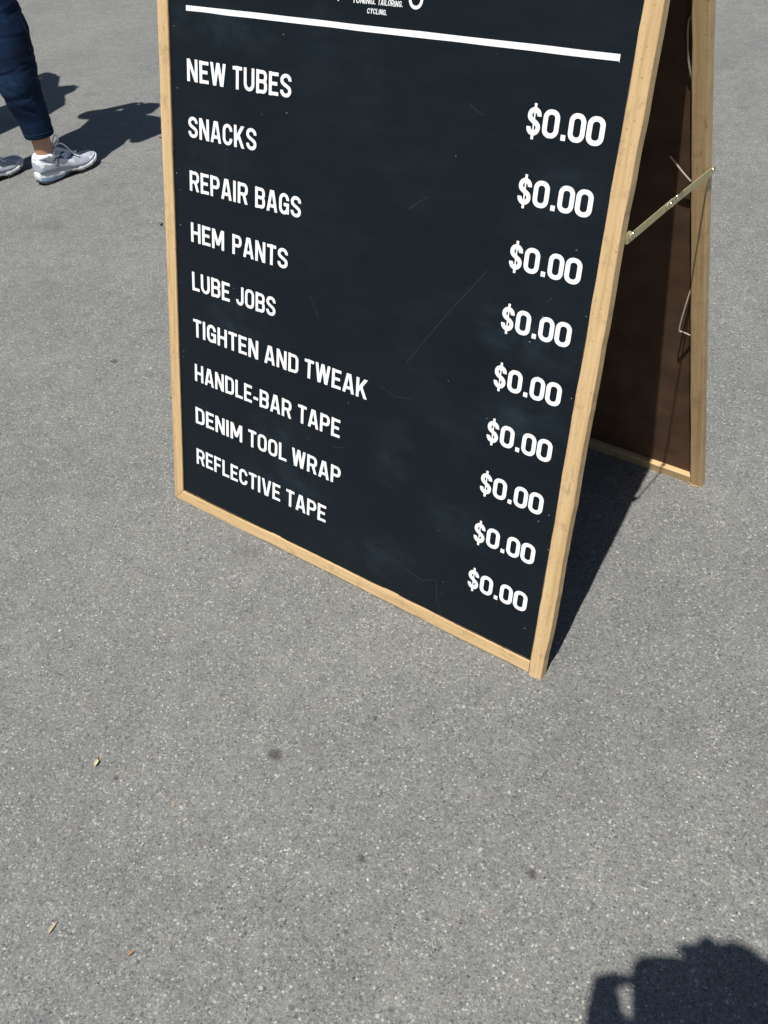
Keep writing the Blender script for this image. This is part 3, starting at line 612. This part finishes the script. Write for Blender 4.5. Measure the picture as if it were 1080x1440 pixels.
    def fu_(u, k): return [up_pt(u, j / (k - 1)) for j in range(k)]
    up = ring_loft('upper', fu_, 46, 23, M['shoe'], root)
    # collar roll round the ankle opening
    col = [(math.cos(t) * .0355, math.sin(t) * .043 - .006, .088 + .006 * math.sin(-t) + .004 * math.cos(2 * t)) for t in [2 * math.pi * i / 28 for i in range(29)]]
    tube('collar', col, .0062, M['overlay'], root, n=10)
    def strip(name, pts, wd, mat, off=.0012, nn=10):
        """ribbon laid over the upper: pts of (u, a)"""
        P3 = crv([(u, a, 0) for u, a in pts], nn); vs, fs = [], []
        for i, (u, a, _) in enumerate(P3):
            u0, a0, _ = P3[max(i - 1, 0)]; u1, a1, _ = P3[min(i + 1, len(P3) - 1)]
            du, da = (u1 - u0) * LN, (a1 - a0) * .13; l_ = math.hypot(du, da) + 1e-9; nu, na = -da / l_, du / l_
            for s_ in (-.5, -.2, .2, .5):
                o_ = off if abs(s_) < .4 else .0001
                vs.append(up_pt(min(.995, max(0.0, u + nu * wd * s_ / LN)), min(.999, max(.001, a + na * wd * s_ / .13)), o_))
        for i in range(len(P3) - 1):
            for j in range(3): fs.append((i * 4 + j, i * 4 + j + 1, i * 4 + 5 + j, i * 4 + 4 + j))
        return mesh_obj(name, vs, fs, mat, root, smooth=True)
    for m_ in (0, 1):
        A = (lambda a: a) if m_ == 0 else (lambda a: 1 - a)
        strip('overlay', [(.03, A(.16)), (.12, A(.15)), (.24, A(.13)), (.40, A(.12)), (.55, A(.10))], .011, M['overlay'])
        strip('overlay', [(.10, A(.30)), (.22, A(.22)), (.34, A(.20)), (.46, A(.28)), (.52, A(.38))], .006, M['overlay'])
        strip('overlay', [(.30, A(.10)), (.38, A(.20)), (.44, A(.31)), (.47, A(.40))], .008, M['navy'])
        strip('overlay', [(.37, A(.10)), (.45, A(.20)), (.50, A(.30)), (.53, A(.39))], .004, M['overlay'])
        strip('overlay', [(.44, A(.09)), (.52, A(.19)), (.57, A(.29)), (.59, A(.38))], .007, M['navy'])
        strip('overlay', [(.12, A(.36)), (.20, A(.26)), (.30, A(.17)), (.42, A(.15))], .006, M['navy'])
        strip('toe_guard', [(.80, A(.07)), (.90, A(.10)), (.96, A(.16)), (.985, A(.3))], .010, M['overlay'])
        strip('overlay', [(.30, A(.39)), (.42, A(.40)), (.55, A(.41)), (.66, A(.43))], .008, M['overlay'], off=.0018)
        strip('overlay', [(.66, A(.43)), (.73, A(.36)), (.80, A(.22)), (.84, A(.08))], .005, M['overlay'])
    # heel band
    strip('heel_band', [(.05, .08), (.02, .3), (.015, .5), (.02, .7), (.05, .92)], .012, M['overlay'])
    # laces: crossings and a standing loop
    for q, u in enumerate((.36, .42, .48, .54, .60)):
        for s_ in (0, 1):
            a0, a1 = (.40, .60) if s_ == 0 else (.60, .40)
            p = [up_pt(u, a0, .002), up_pt(u + .018, .5 + (a0 - .5) * .3, .0055), up_pt(u + .036, .5 + (a1 - .5) * .3, .0055), up_pt(u + .054, a1, .002)]
            tube('lace', crv(p, 4), .0024, M['lace'], root, n=6)
    b0 = Vector(up_pt(.36, .5, .006))
    tube('lace', crv([tuple(b0), (b0.x + .012, b0.y + .004, b0.z + .028), (b0.x + .016, b0.y + .018, b0.z + .036), (b0.x + .014, b0.y + .022, b0.z + .018), tuple(b0 + Vector((.002, .006, .001)))], 7), .0024, M['lace'], root, n=6)
    tube('lace', crv([tuple(b0), (b0.x - .016, b0.y + .006, b0.z + .014), (b0.x - .026, b0.y + .016, b0.z + .0), tuple(b0 + Vector((-.002, .006, .001)))], 7), .0024, M['lace'], root, n=6)
    tube('lace', crv([tuple(b0), (b0.x + .020, b0.y + .03, b0.z + .004), tuple(Vector(up_pt(.60, .30, .004))), tuple(Vector(up_pt(.66, .24, .004)))], 7), .0024, M['lace'], root, n=6)
    return root
SHOE = build_shoe()

def capsule(bm, a, b_, ra, rb, n=16):
    a = Vector(a); b_ = Vector(b_); d_ = b_ - a
    if d_.length < 1e-5: d_ = Vector((0, 0, .001))
    d_n = d_.normalized(); u = d_n.orthogonal().normalized(); v = d_n.cross(u); rings = []
    for i in range(5): t = math.pi / 2 * (1 - i / 4) * .98; rings.append((a - d_n * ra * math.sin(t), ra * math.cos(t)))
    for i in range(5): t = math.pi / 2 * (i / 4) * .98; rings.append((b_ + d_n * rb * math.sin(t), rb * math.cos(t)))
    R_ = [[bm.verts.new(c + (u * math.cos(2 * math.pi * k / n) + v * math.sin(2 * math.pi * k / n)) * r) for k in range(n)] for c, r in rings]
    for r0, r1 in zip(R_, R_[1:]):
        for k in range(n): bm.faces.new((r0[k], r0[(k + 1) % n], r1[(k + 1) % n], r1[k]))
    bm.faces.new(list(reversed(R_[0]))); bm.faces.new(R_[-1])
def ellipsoid(bm, c, r):
    ret = bmesh.ops.create_uvsphere(bm, u_segments=20, v_segments=14, radius=1.0)
    for v in ret['verts']: v.co = Vector((c[0] + v.co.x * r[0], c[1] + v.co.y * r[1], c[2] + v.co.z * r[2]))
def merged(name, bm, mat, parent, voxel, smooth_it=3):
    """the joined volumes become one continuous skin"""
    me = bpy.data.meshes.new(name + '_raw'); bm.to_mesh(me); bm.free(); o = bpy.data.objects.new(name, me); link(o)
    r = o.modifiers.new('r', 'REMESH'); r.mode = 'VOXEL'; r.voxel_size = voxel
    s = o.modifiers.new('s', 'SMOOTH'); s.iterations = smooth_it; s.factor = .5
    dg = bpy.context.evaluated_depsgraph_get(); dg.update(); me2 = bpy.data.meshes.new_from_object(o.evaluated_get(dg)); o.modifiers.clear(); o.data = me2
    me2.materials.clear(); me2.materials.append(mat); me2.polygons.foreach_set('use_smooth', np.ones(len(me2.polygons), dtype=bool)); o.parent = parent
    return o

def hand_chains(wr, palm_dir, side_dir, nrm, curl, mirror=1, sc=1.0):
    """palm and five fingers as (a, b, ra, rb) from the wrist: palm_dir towards the fingers, side_dir towards the thumb, nrm the way the fingers curl"""
    wr = Vector(wr); p = Vector(palm_dir).normalized(); s = Vector(side_dir); s = (s - p * s.dot(p)).normalized(); nv = Vector(nrm); nv = (nv - p * nv.dot(p) - s * nv.dot(s)).normalized(); out = []
    for k in (-.026, -.009, .009, .026): out.append((wr + s * k * .75 + p * .012, wr + s * k + p * .078, .013, .0105))
    for k, ln in zip((.027, .0095, -.0085, -.0255), (.072, .080, .075, .058)):
        c = wr + s * k + p * .082; d_ = p.copy(); ang = curl; segs = (.46, .30, .24); r = .0088
        for q, fr_ in enumerate(segs):
            d_ = (p * math.cos(ang * (q + 1) * .62) + nv * math.sin(ang * (q + 1) * .62)).normalized(); e = c + d_ * ln * fr_; out.append((c, e, r, r - .0008)); c = e; r -= .0008
    c = wr + s * .024 + p * .028; e = c + (s * .75 + p * .55 + nv * .35).normalized() * .036; out.append((c, e, .0125, .0105)); f = e + (p * .8 + s * .25 + nv * .45).normalized() * .030; out.append((e, f, .010, .0092)); g_ = f + (p * .9 + nv * .5).normalized() * .024; out.append((f, g_, .0092, .0078))
    return out

def person(loc, rz, label, J, hair='short', shirt=None, legs_capsule=True, hands=None, trouser=None, scale=1.0, hat=False, bag=False, shoes=True, voxel=.0075):
    """J: joints in local metres (x right, y forward)."""
    root = tag(empty('person', loc, rz), label, 'person')
    bm = bmesh.new()
    def cap(a, b_, ra, rb): capsule(bm, J.get(a, a) if isinstance(a, str) else a, J.get(b_, b_) if isinstance(b_, str) else b_, ra, rb)
    hd = Vector(J['head']); nk = Vector(J['neck']); ch = Vector(J['chest']); pv = Vector(J['pelvis']); ws = (ch * .45 + pv * .55)
    ellipsoid(bm, hd + Vector((0, -.012, .015)), (.074, .092, .095)); ellipsoid(bm, hd + Vector((0, .028, -.055)), (.052, .055, .06))
    capsule(bm, hd + Vector((0, .088, .0)), hd + Vector((0, .103, -.028)), .009, .014, 10)                       # nose
    for s in (-1, 1):
        ellipsoid(bm, hd + Vector((s * .076, -.008, -.01)), (.012, .02, .032))                                     # ears
        capsule(bm, hd + Vector((s * .022, .076, .022)), hd + Vector((s * .046, .064, .020)), .011, .009, 8)         # brow
        ellipsoid(bm, hd + Vector((s * .035, .058, -.03)), (.024, .024, .022))                                     # cheek
    capsule(bm, hd + Vector((-.018, .080, -.052)), hd + Vector((.018, .080, -.052)), .0085, .0085, 8)
    cap(tuple(hd + Vector((0, -.02, -.06))), tuple(nk), .052, .058)
    cap(tuple(nk), tuple(ch + Vector((0, 0, .05))), .06, .09)
    for s in (-1, 1):
        cap(tuple(ch + Vector((s * .07, 0, .03))), tuple(ws + Vector((s * .05, 0, 0))), .095, .085); cap(tuple(ws + Vector((s * .05, 0, 0))), tuple(pv + Vector((s * .06, 0, 0))), .085, .10)
    for s, k in ((-1, 'l'), (1, 'r')):
        cap(tuple(nk + Vector((0, 0, -.04))), 'shoulder_' + k, .06, .055); cap('shoulder_' + k, 'elbow_' + k, .047, .038); cap('elbow_' + k, 'wrist_' + k, .037, .025)
        cap(tuple(pv + Vector((s * .08, 0, -.03))), 'knee_' + k, .088, .056); cap('knee_' + k, 'ankle_' + k, .056, .033)
        an = Vector(J['ankle_' + k]); cap(tuple(an), tuple(an + Vector((0, .0, -.03))), .031, .022); cap(tuple(an + Vector((0, .02, -.035))), tuple(an + Vector((0, .12, -.050))), .024, .015)
        hs = (hands or {}).get(k) or ((0, 0, -1), (0, 1, .0), (-s, 0, 0), .35)
        for a, b_, ra, rb in (hs if isinstance(hs, list) else hand_chains(J['wrist_' + k], *hs)): capsule(bm, a, b_, ra, rb, 10)
    merged('body', bm, M['skin'], root, .006, 2)
    bm = bmesh.new()                                                                                            # shirt
    capsule(bm, nk + Vector((0, 0, -.03)), ch + Vector((0, 0, .05)), .075, .11)
    for s, k in ((-1, 'l'), (1, 'r')):
        capsule(bm, ch + Vector((s * .075, 0, .03)), ws + Vector((s * .055, 0, 0)), .106, .10); capsule(bm, ws + Vector((s * .055, 0, 0)), pv + Vector((s * .06, 0, .0)), .10, .118)
        capsule(bm, nk + Vector((0, 0, -.05)), J['shoulder_' + k], .068, .068); e = Vector(J['elbow_' + k]); sh = Vector(J['shoulder_' + k]); capsule(bm, sh, sh + (e - sh) * .75, .064, .060)
    merged('shirt', bm, shirt or M['shirt'], root, .009, 3)
    if legs_capsule:
        bm = bmesh.new()
        for s, k in ((-1, 'l'), (1, 'r')):
            a = Vector(J['ankle_' + k]); kn = Vector(J['knee_' + k]); capsule(bm, pv + Vector((s * .075, 0, -.02)), kn, .108, .078); capsule(bm, kn, a + (kn - a) * .08, .078, .060)
            capsule(bm, pv + Vector((s * .05, 0, .02)), pv + Vector((s * .06, 0, -.04)), .112, .112)
        merged('trousers', bm, trouser or M['denim'], root, .009, 3)
    bm = bmesh.new()                                                                                            # hair
    ellipsoid(bm, hd + Vector((0, -.028, .030)), (.086, .096, .098))
    if hair == 'long':
        capsule(bm, hd + Vector((0, -.06, 0)), hd + Vector((0, -.085, -.16)), .075, .05); capsule(bm, hd + Vector((0, -.085, -.16)), hd + Vector((.01, -.10, -.27)), .05, .02)
    rh = random.Random(int(abs(loc[0]) * 100))
    for k in range(18):
        th = rh.uniform(0, 6.28); ph = rh.uniform(.1, 1.25); d_ = Vector((math.sin(ph) * math.cos(th), math.sin(ph) * math.sin(th) - .25, math.cos(ph))).normalized(); c = hd + Vector((0, -.028, .03)) + Vector((d_.x * .078, d_.y * .088, d_.z * .092))
        capsule(bm, c, c + d_ * rh.uniform(.006, .020) + Vector((rh.uniform(-.012, .012), rh.uniform(-.012, .012), 0)), .010, .004, 8)
    merged('hair', bm, M['hair'], root, .005, 1)
    for s in (-1, 1):
        bm = bmesh.new(); ellipsoid(bm, hd + Vector((s * .032, .068, .004)), (.011, .009, .008)); me = bpy.data.meshes.new('eye'); bm.to_mesh(me); bm.free(); me.materials.append(M['plastic']); link(bpy.data.objects.new('eye', me), root)
    if hat:
        bm = bmesh.new(); ellipsoid(bm, hd + Vector((0, -.02, .06)), (.094, .104, .075)); ellipsoid(bm, hd + Vector((0, .0, .045)), (.155, .165, .010)); merged('sun_hat', bm, M['canvas'], root, .006, 1)
    return root
def add_shoes(root, J, first=None, yaw=(0, 0)):
    for i, k in enumerate('lr'):
        o = copy_tree(SHOE, root); a = J['ankle_' + k]; o.location = (a[0], a[1], 0); o.rotation_euler = (0, 0, yaw[i]); o.scale = (1.04, 1.02, 1.13); o.name = 'running_shoe'
        bpy.context.view_layer.update()

def std(h=1.68, **kw):
    J = dict(head=(0, .025, h - .115), neck=(0, -.01, h - .235), chest=(0, -.01, h - .40), pelvis=(0, 0, h * .545), shoulder_l=(-.165, -.015, h - .285), shoulder_r=(.165, -.015, h - .285),
             elbow_l=(-.215, -.03, h - .58), elbow_r=(.215, -.03, h - .58), wrist_l=(-.225, .06, h - .82), wrist_r=(.225, .06, h - .82), knee_l=(-.10, .02, .48), knee_r=(.10, .02, .48), ankle_l=(-.10, 0, .085), ankle_r=(.10, 0, .085))
    J.update(kw); return J

# 1. the walker at the top left: only one shin and the toe of the other shoe are in the picture
WX, WY = -1.99, 1.142
Jw = std(1.74, pelvis=(-.13, .0, .93), head=(-.15, .06, 1.62), neck=(-.15, .02, 1.50), chest=(-.14, .015, 1.32), shoulder_l=(-.33, .0, 1.44), shoulder_r=(.03, .03, 1.44), elbow_l=(-.40, .10, 1.16), elbow_r=(.11, -.04, 1.19), wrist_l=(-.32, .32, 1.12), wrist_r=(.14, .16, 1.26),
         knee_l=(-.225, .02, .47), ankle_l=(-.235, -.185, .085), knee_r=(0, .0, .50), ankle_r=(0, 0, .085))
walker = person((WX, WY, 0), 0, 'walker in dark blue jeans with grey running shoes passing behind the sign at the left', Jw, hair='long', legs_capsule=False)
def jeans():
    """shin and thigh of both legs and the seat; folds pressed into the cloth"""
    pr_ = [(.178, .0, .0580, 0), (.182, .0, .0605, 0), (.24, -.003, .064, 0), (.33, -.018, .0765, 0), (.385, -.022, .083, 0), (.45, -.012, .082, 0), (.52, -.010, .084, 0), (.56, -.006, .088, 0), (.62, -.012, .086, 0), (.70, -.022, .090, 0), (.80, -.025, .100, 0), (.90, -.03, .110, 0)]
    vs, fs = [], []; k = 56; nz = 150; rn = random.Random(3)
    folds = [(rn.uniform(.44, .72), rn.uniform(-1, 1) * .5, rn.uniform(.004, .009), rn.uniform(.0018, .0040), rn.uniform(0, 6.28)) for _ in range(18)] + [(rn.uniform(.19, .42), rn.uniform(-1, 1) * .6, rn.uniform(.007, .014), rn.uniform(.0012, .0026), rn.uniform(0, 6.28)) for _ in range(13)]
    def rad(z, a):
        r = interp(pr_, z)[1] * .965; q = 0
        for fz, sl, wd, am, ph in folds:
            d_ = z - fz - sl * .075 * math.sin(a + ph); env = (.5 + .5 * math.cos(a - ph)) ** 2; q -= am * env * math.exp(-(d_ / wd) ** 2); q += am * .7 * env * math.exp(-((d_ - wd * 1.7) / wd) ** 2)
        return r + q
    for side in (0, 1):
        b0 = len(vs)
        for i in range(nz + 1):
            z = .178 + (.90 - .178) * i / nz; yo = interp(pr_, z)[0]; xo = -.0 - .03 * max(0, z - .5) / .4
            if side == 0:
                t = (z - .178) / .722; yo = -.185 + .205 * min(1, (z - .085) / .385) if z < .47 else .02 - .06 * (z - .47) / .43; xo = -.235 + .05 * t
            for j in range(k):
                a = 2 * math.pi * j / k; r = rad(z, a + side); vs.append((xo + math.cos(a) * r * .93, yo + math.sin(a) * r, z))
        for i in range(nz):
            for j in range(k): fs.append((b0 + i * k + j, b0 + i * k + (j + 1) % k, b0 + (i + 1) * k + (j + 1) % k, b0 + (i + 1) * k + j))
        # turned hem inside
        b1 = len(vs)
        for zz, rr_ in ((.178, .054), (.23, .052)):
            for j in range(k):
                a = 2 * math.pi * j / k; xo, yo = (0, 0) if side else (-.235, -.135); vs.append((xo + math.cos(a) * rr_ * .93, yo + math.sin(a) * rr_, zz))
        for j in range(k):
            fs.append((b0 + j, b0 + (j + 1) % k, b1 + (j + 1) % k, b1 + j)); fs.append((b1 + j, b1 + (j + 1) % k, b1 + k + (j + 1) % k, b1 + k + j))
    o = mesh_obj('jeans', vs, fs, M['denim'], walker, smooth=True); fix_normals(o)
    # stitched hem and side seam as fine raised threads on the near leg
    for zc in (.196,):
        tube('hem_seam', [(math.cos(a) * (rad(zc, a + 1) + .0006) * .93, math.sin(a) * (rad(zc, a + 1) + .0006) + interp(pr_, zc)[0], zc) for a in [2 * math.pi * j / 48 for j in range(49)]], .0008, M['stitch'], walker, n=5)
    tube('side_seam', [(math.cos(.45) * (rad(z, 1.45) + .0004) * .93 - .03 * max(0, z - .5) / .4, math.sin(.45) * (rad(z, 1.45) + .0004) + interp(pr_, z)[0], z) for z in np.linspace(.182, .8, 70)], .0009, M['stitch'], walker, n=5)
    bm = bmesh.new(); pv = Vector(Jw['pelvis'])
    for s in (-1, 1): capsule(bm, pv + Vector((s * .05, 0, .04)), pv + Vector((s * .07, 0, -.05)), .112, .115)
    merged('jeans_seat', bm, M['denim'], walker, .01, 3)
jeans()
for k in 'lr':
    a = Jw['ankle_' + k]; P3 = [(a[0], a[1] + .006, .05), (a[0], a[1] + .003, .085), (a[0], a[1], .100), (a[0], a[1], .108), (a[0], a[1], .112)]
    tube('sock', P3, .04, M['sock'], walker, n=24, taper=[.033, .034, .0365, .0385, .0375])
add_shoes(walker, Jw, yaw=(.06, -.03))

PB = (-2.80, 1.21, 0)
# 2. a second passer-by, out of the picture to the left, whose shadow falls on the asphalt behind the walker
Jb = std(1.70, elbow_r=(.41, -.07, 1.37), wrist_r=(.44, -.02, 1.47), elbow_l=(-.24, .02, 1.13), wrist_l=(-.2, .2, 1.2))
per2 = person(PB, math.pi - .55, 'second passer-by in jeans just beyond the left edge of the photo', Jb, hair='short')
add_shoes(per2, Jb)

# 3. the photographer behind the phone, throwing the shadow at the lower right
def cw(r, u, f): return CAM + RV * r + UV * u + FV * f
HEAD = Vector((1.690, -1.055, 1.60)); rzp = math.atan2(.67, .74)
fwd = Vector((-math.sin(rzp), math.cos(rzp), 0)); rgt = Vector((math.cos(rzp), math.sin(rzp), 0))
base = HEAD - fwd * .15 + Vector((0, 0, -1.60)); Mi = (Matrix.Translation(base) @ Matrix.Rotation(rzp, 4, 'Z')).inverted()
def loc_(v): return tuple(Mi @ v)
wl = cw(-.098, -.135, -.045); wr_ = cw(.128, -.115, -.045)
Jp = std(1.72, head=loc_(HEAD), neck=(0, .03, 1.475), chest=(0, -.02, 1.30), pelvis=(0, -.05, .93), shoulder_l=(-.175, .0, 1.42), shoulder_r=(.175, .0, 1.42), wrist_l=loc_(wl), wrist_r=loc_(wr_), elbow_l=(-.26, .0, 1.15), elbow_r=(.25, .0, 1.15), ankle_l=(-.12, -.04, .085), ankle_r=(.12, -.06, .085), knee_l=(-.11, -.02, .48), knee_r=(.11, -.03, .48))
def grip(wrist, knuckles, fingers, thumb):
    out = []; wv_ = loc_(wrist)
    for kx in knuckles: out.append((wv_, loc_(cw(*kx)), .017, .0115))
    for kx, f_ in zip(knuckles, fingers):
        c = kx; r = .0108
        for p in f_: out.append((loc_(cw(*c)), loc_(cw(*p)), r, r - .0007)); c = p; r -= .0007
    c = thumb[0]; out.append((wv_, loc_(cw(*c)), .015, .013)); r = .011
    for p in thumb[1:]: out.append((loc_(cw(*c)), loc_(cw(*p)), r, r - .001)); c = p; r -= .001
    return out
hl = grip(wl, [(-.074, .026, -.016), (-.077, .005, -.018), (-.075, -.016, -.020), (-.070, -.036, -.022)],
          [[(-.069, .050, -.010), (-.046, .0525, -.008), (-.022, .0475, -.008)], [(-.068, .036, -.008), (-.051, .036, -.006), (-.0445, .018, -.008)], [(-.066, .010, -.007), (-.049, .010, -.006), (-.026, -.013, -.008)], [(-.056, -.016, -.008), (-.036, -.018, -.007), (-.0185, -.020, -.009)]],
          [(-.066, -.055, -.034), (-.040, -.040, -.030), (-.014, -.024, -.0215)])
hr = grip(wr_, [(.100, .050, -.018), (.106, .028, -.020), (.104, .006, -.021), (.098, -.014, -.022)],
          [[(.094, .074, -.012), (.072, .096, -.010), (.044, .0945, -.010)], [(.086, .044, -.008), (.066, .040, -.007), (.0530, .038, -.009)], [(.084, .016, -.008), (.066, .012, -.007), (.0530, .012, -.009)], [(.080, -.010, -.009), (.064, -.012, -.008), (.0530, -.014, -.010)]],
          [(.092, -.040, -.034), (.068, -.024, -.030), (.046, -.010, -.0215)])
hp = dict(l=hl, r=hr)
phg = person(tuple(base), rzp, 'photographer standing behind the camera, holding a phone up in both hands', Jp, hands=hp)
add_shoes(phg, Jp)
# phone, lens just behind the point the photograph is taken from
def phone():
    root = empty('smartphone'); tag(root, 'black smartphone held up in both hands by the photographer', 'phone')
    x0, x1, y0, y1 = -.024, .052, -.052, .084; r = .020
    rim = []
    for cx, cy, a0 in ((x1 - r, y1 - r, 0), (x0 + r, y1 - r, 90), (x0 + r, y0 + r, 180), (x1 - r, y0 + r, 270)):
        for k in range(7): a = math.radians(a0 + 15 * k); rim.append((cx + r * math.cos(a), cy + r * math.sin(a)))
    n = len(rim); vs = []; lay = [(-.004, .94), (-.0048, .985), (-.0062, 1), (-.0115, 1), (-.013, .985)]
    cx, cy = (x0 + x1) / 2, (y0 + y1) / 2
    for z, s in lay:
        for x, y in rim: vs.append(cw(cx + (x - cx) * s, cy + (y - cy) * s, z))
    fs = [(i * n + k, i * n + (k + 1) % n, (i + 1) * n + (k + 1) % n, (i + 1) * n + k) for i in range(len(lay) - 1) for k in range(n)] + [tuple(range(n)), tuple(range((len(lay) - 1) * n, len(lay) * n))]
    fix_normals(mesh_obj('case', vs, fs, M['plastic'], root))
    rim2 = [cw(cx + (x - cx) * .9, cy + (y - cy) * .88, -.0134) for x, y in rim]; mesh_obj('screen', rim2, [tuple(range(n))], M['glass'], root)
    vs = [cw(.004 * math.cos(a), .004 * math.sin(a), z) for z in (-.0042, -.0025) for a in [2 * math.pi * k / 20 for k in range(20)]]
    mesh_obj('lens', vs, [(k, (k + 1) % 20, 20 + (k + 1) % 20, 20 + k) for k in range(20)] + [tuple(range(20))], M['steel'], root)
phone()
# the pattern shoe has been copied to everyone: remove the original
def rm(o):
    for c in list(o.children): rm(c)
    bpy.data.objects.remove(o)
rm(SHOE)
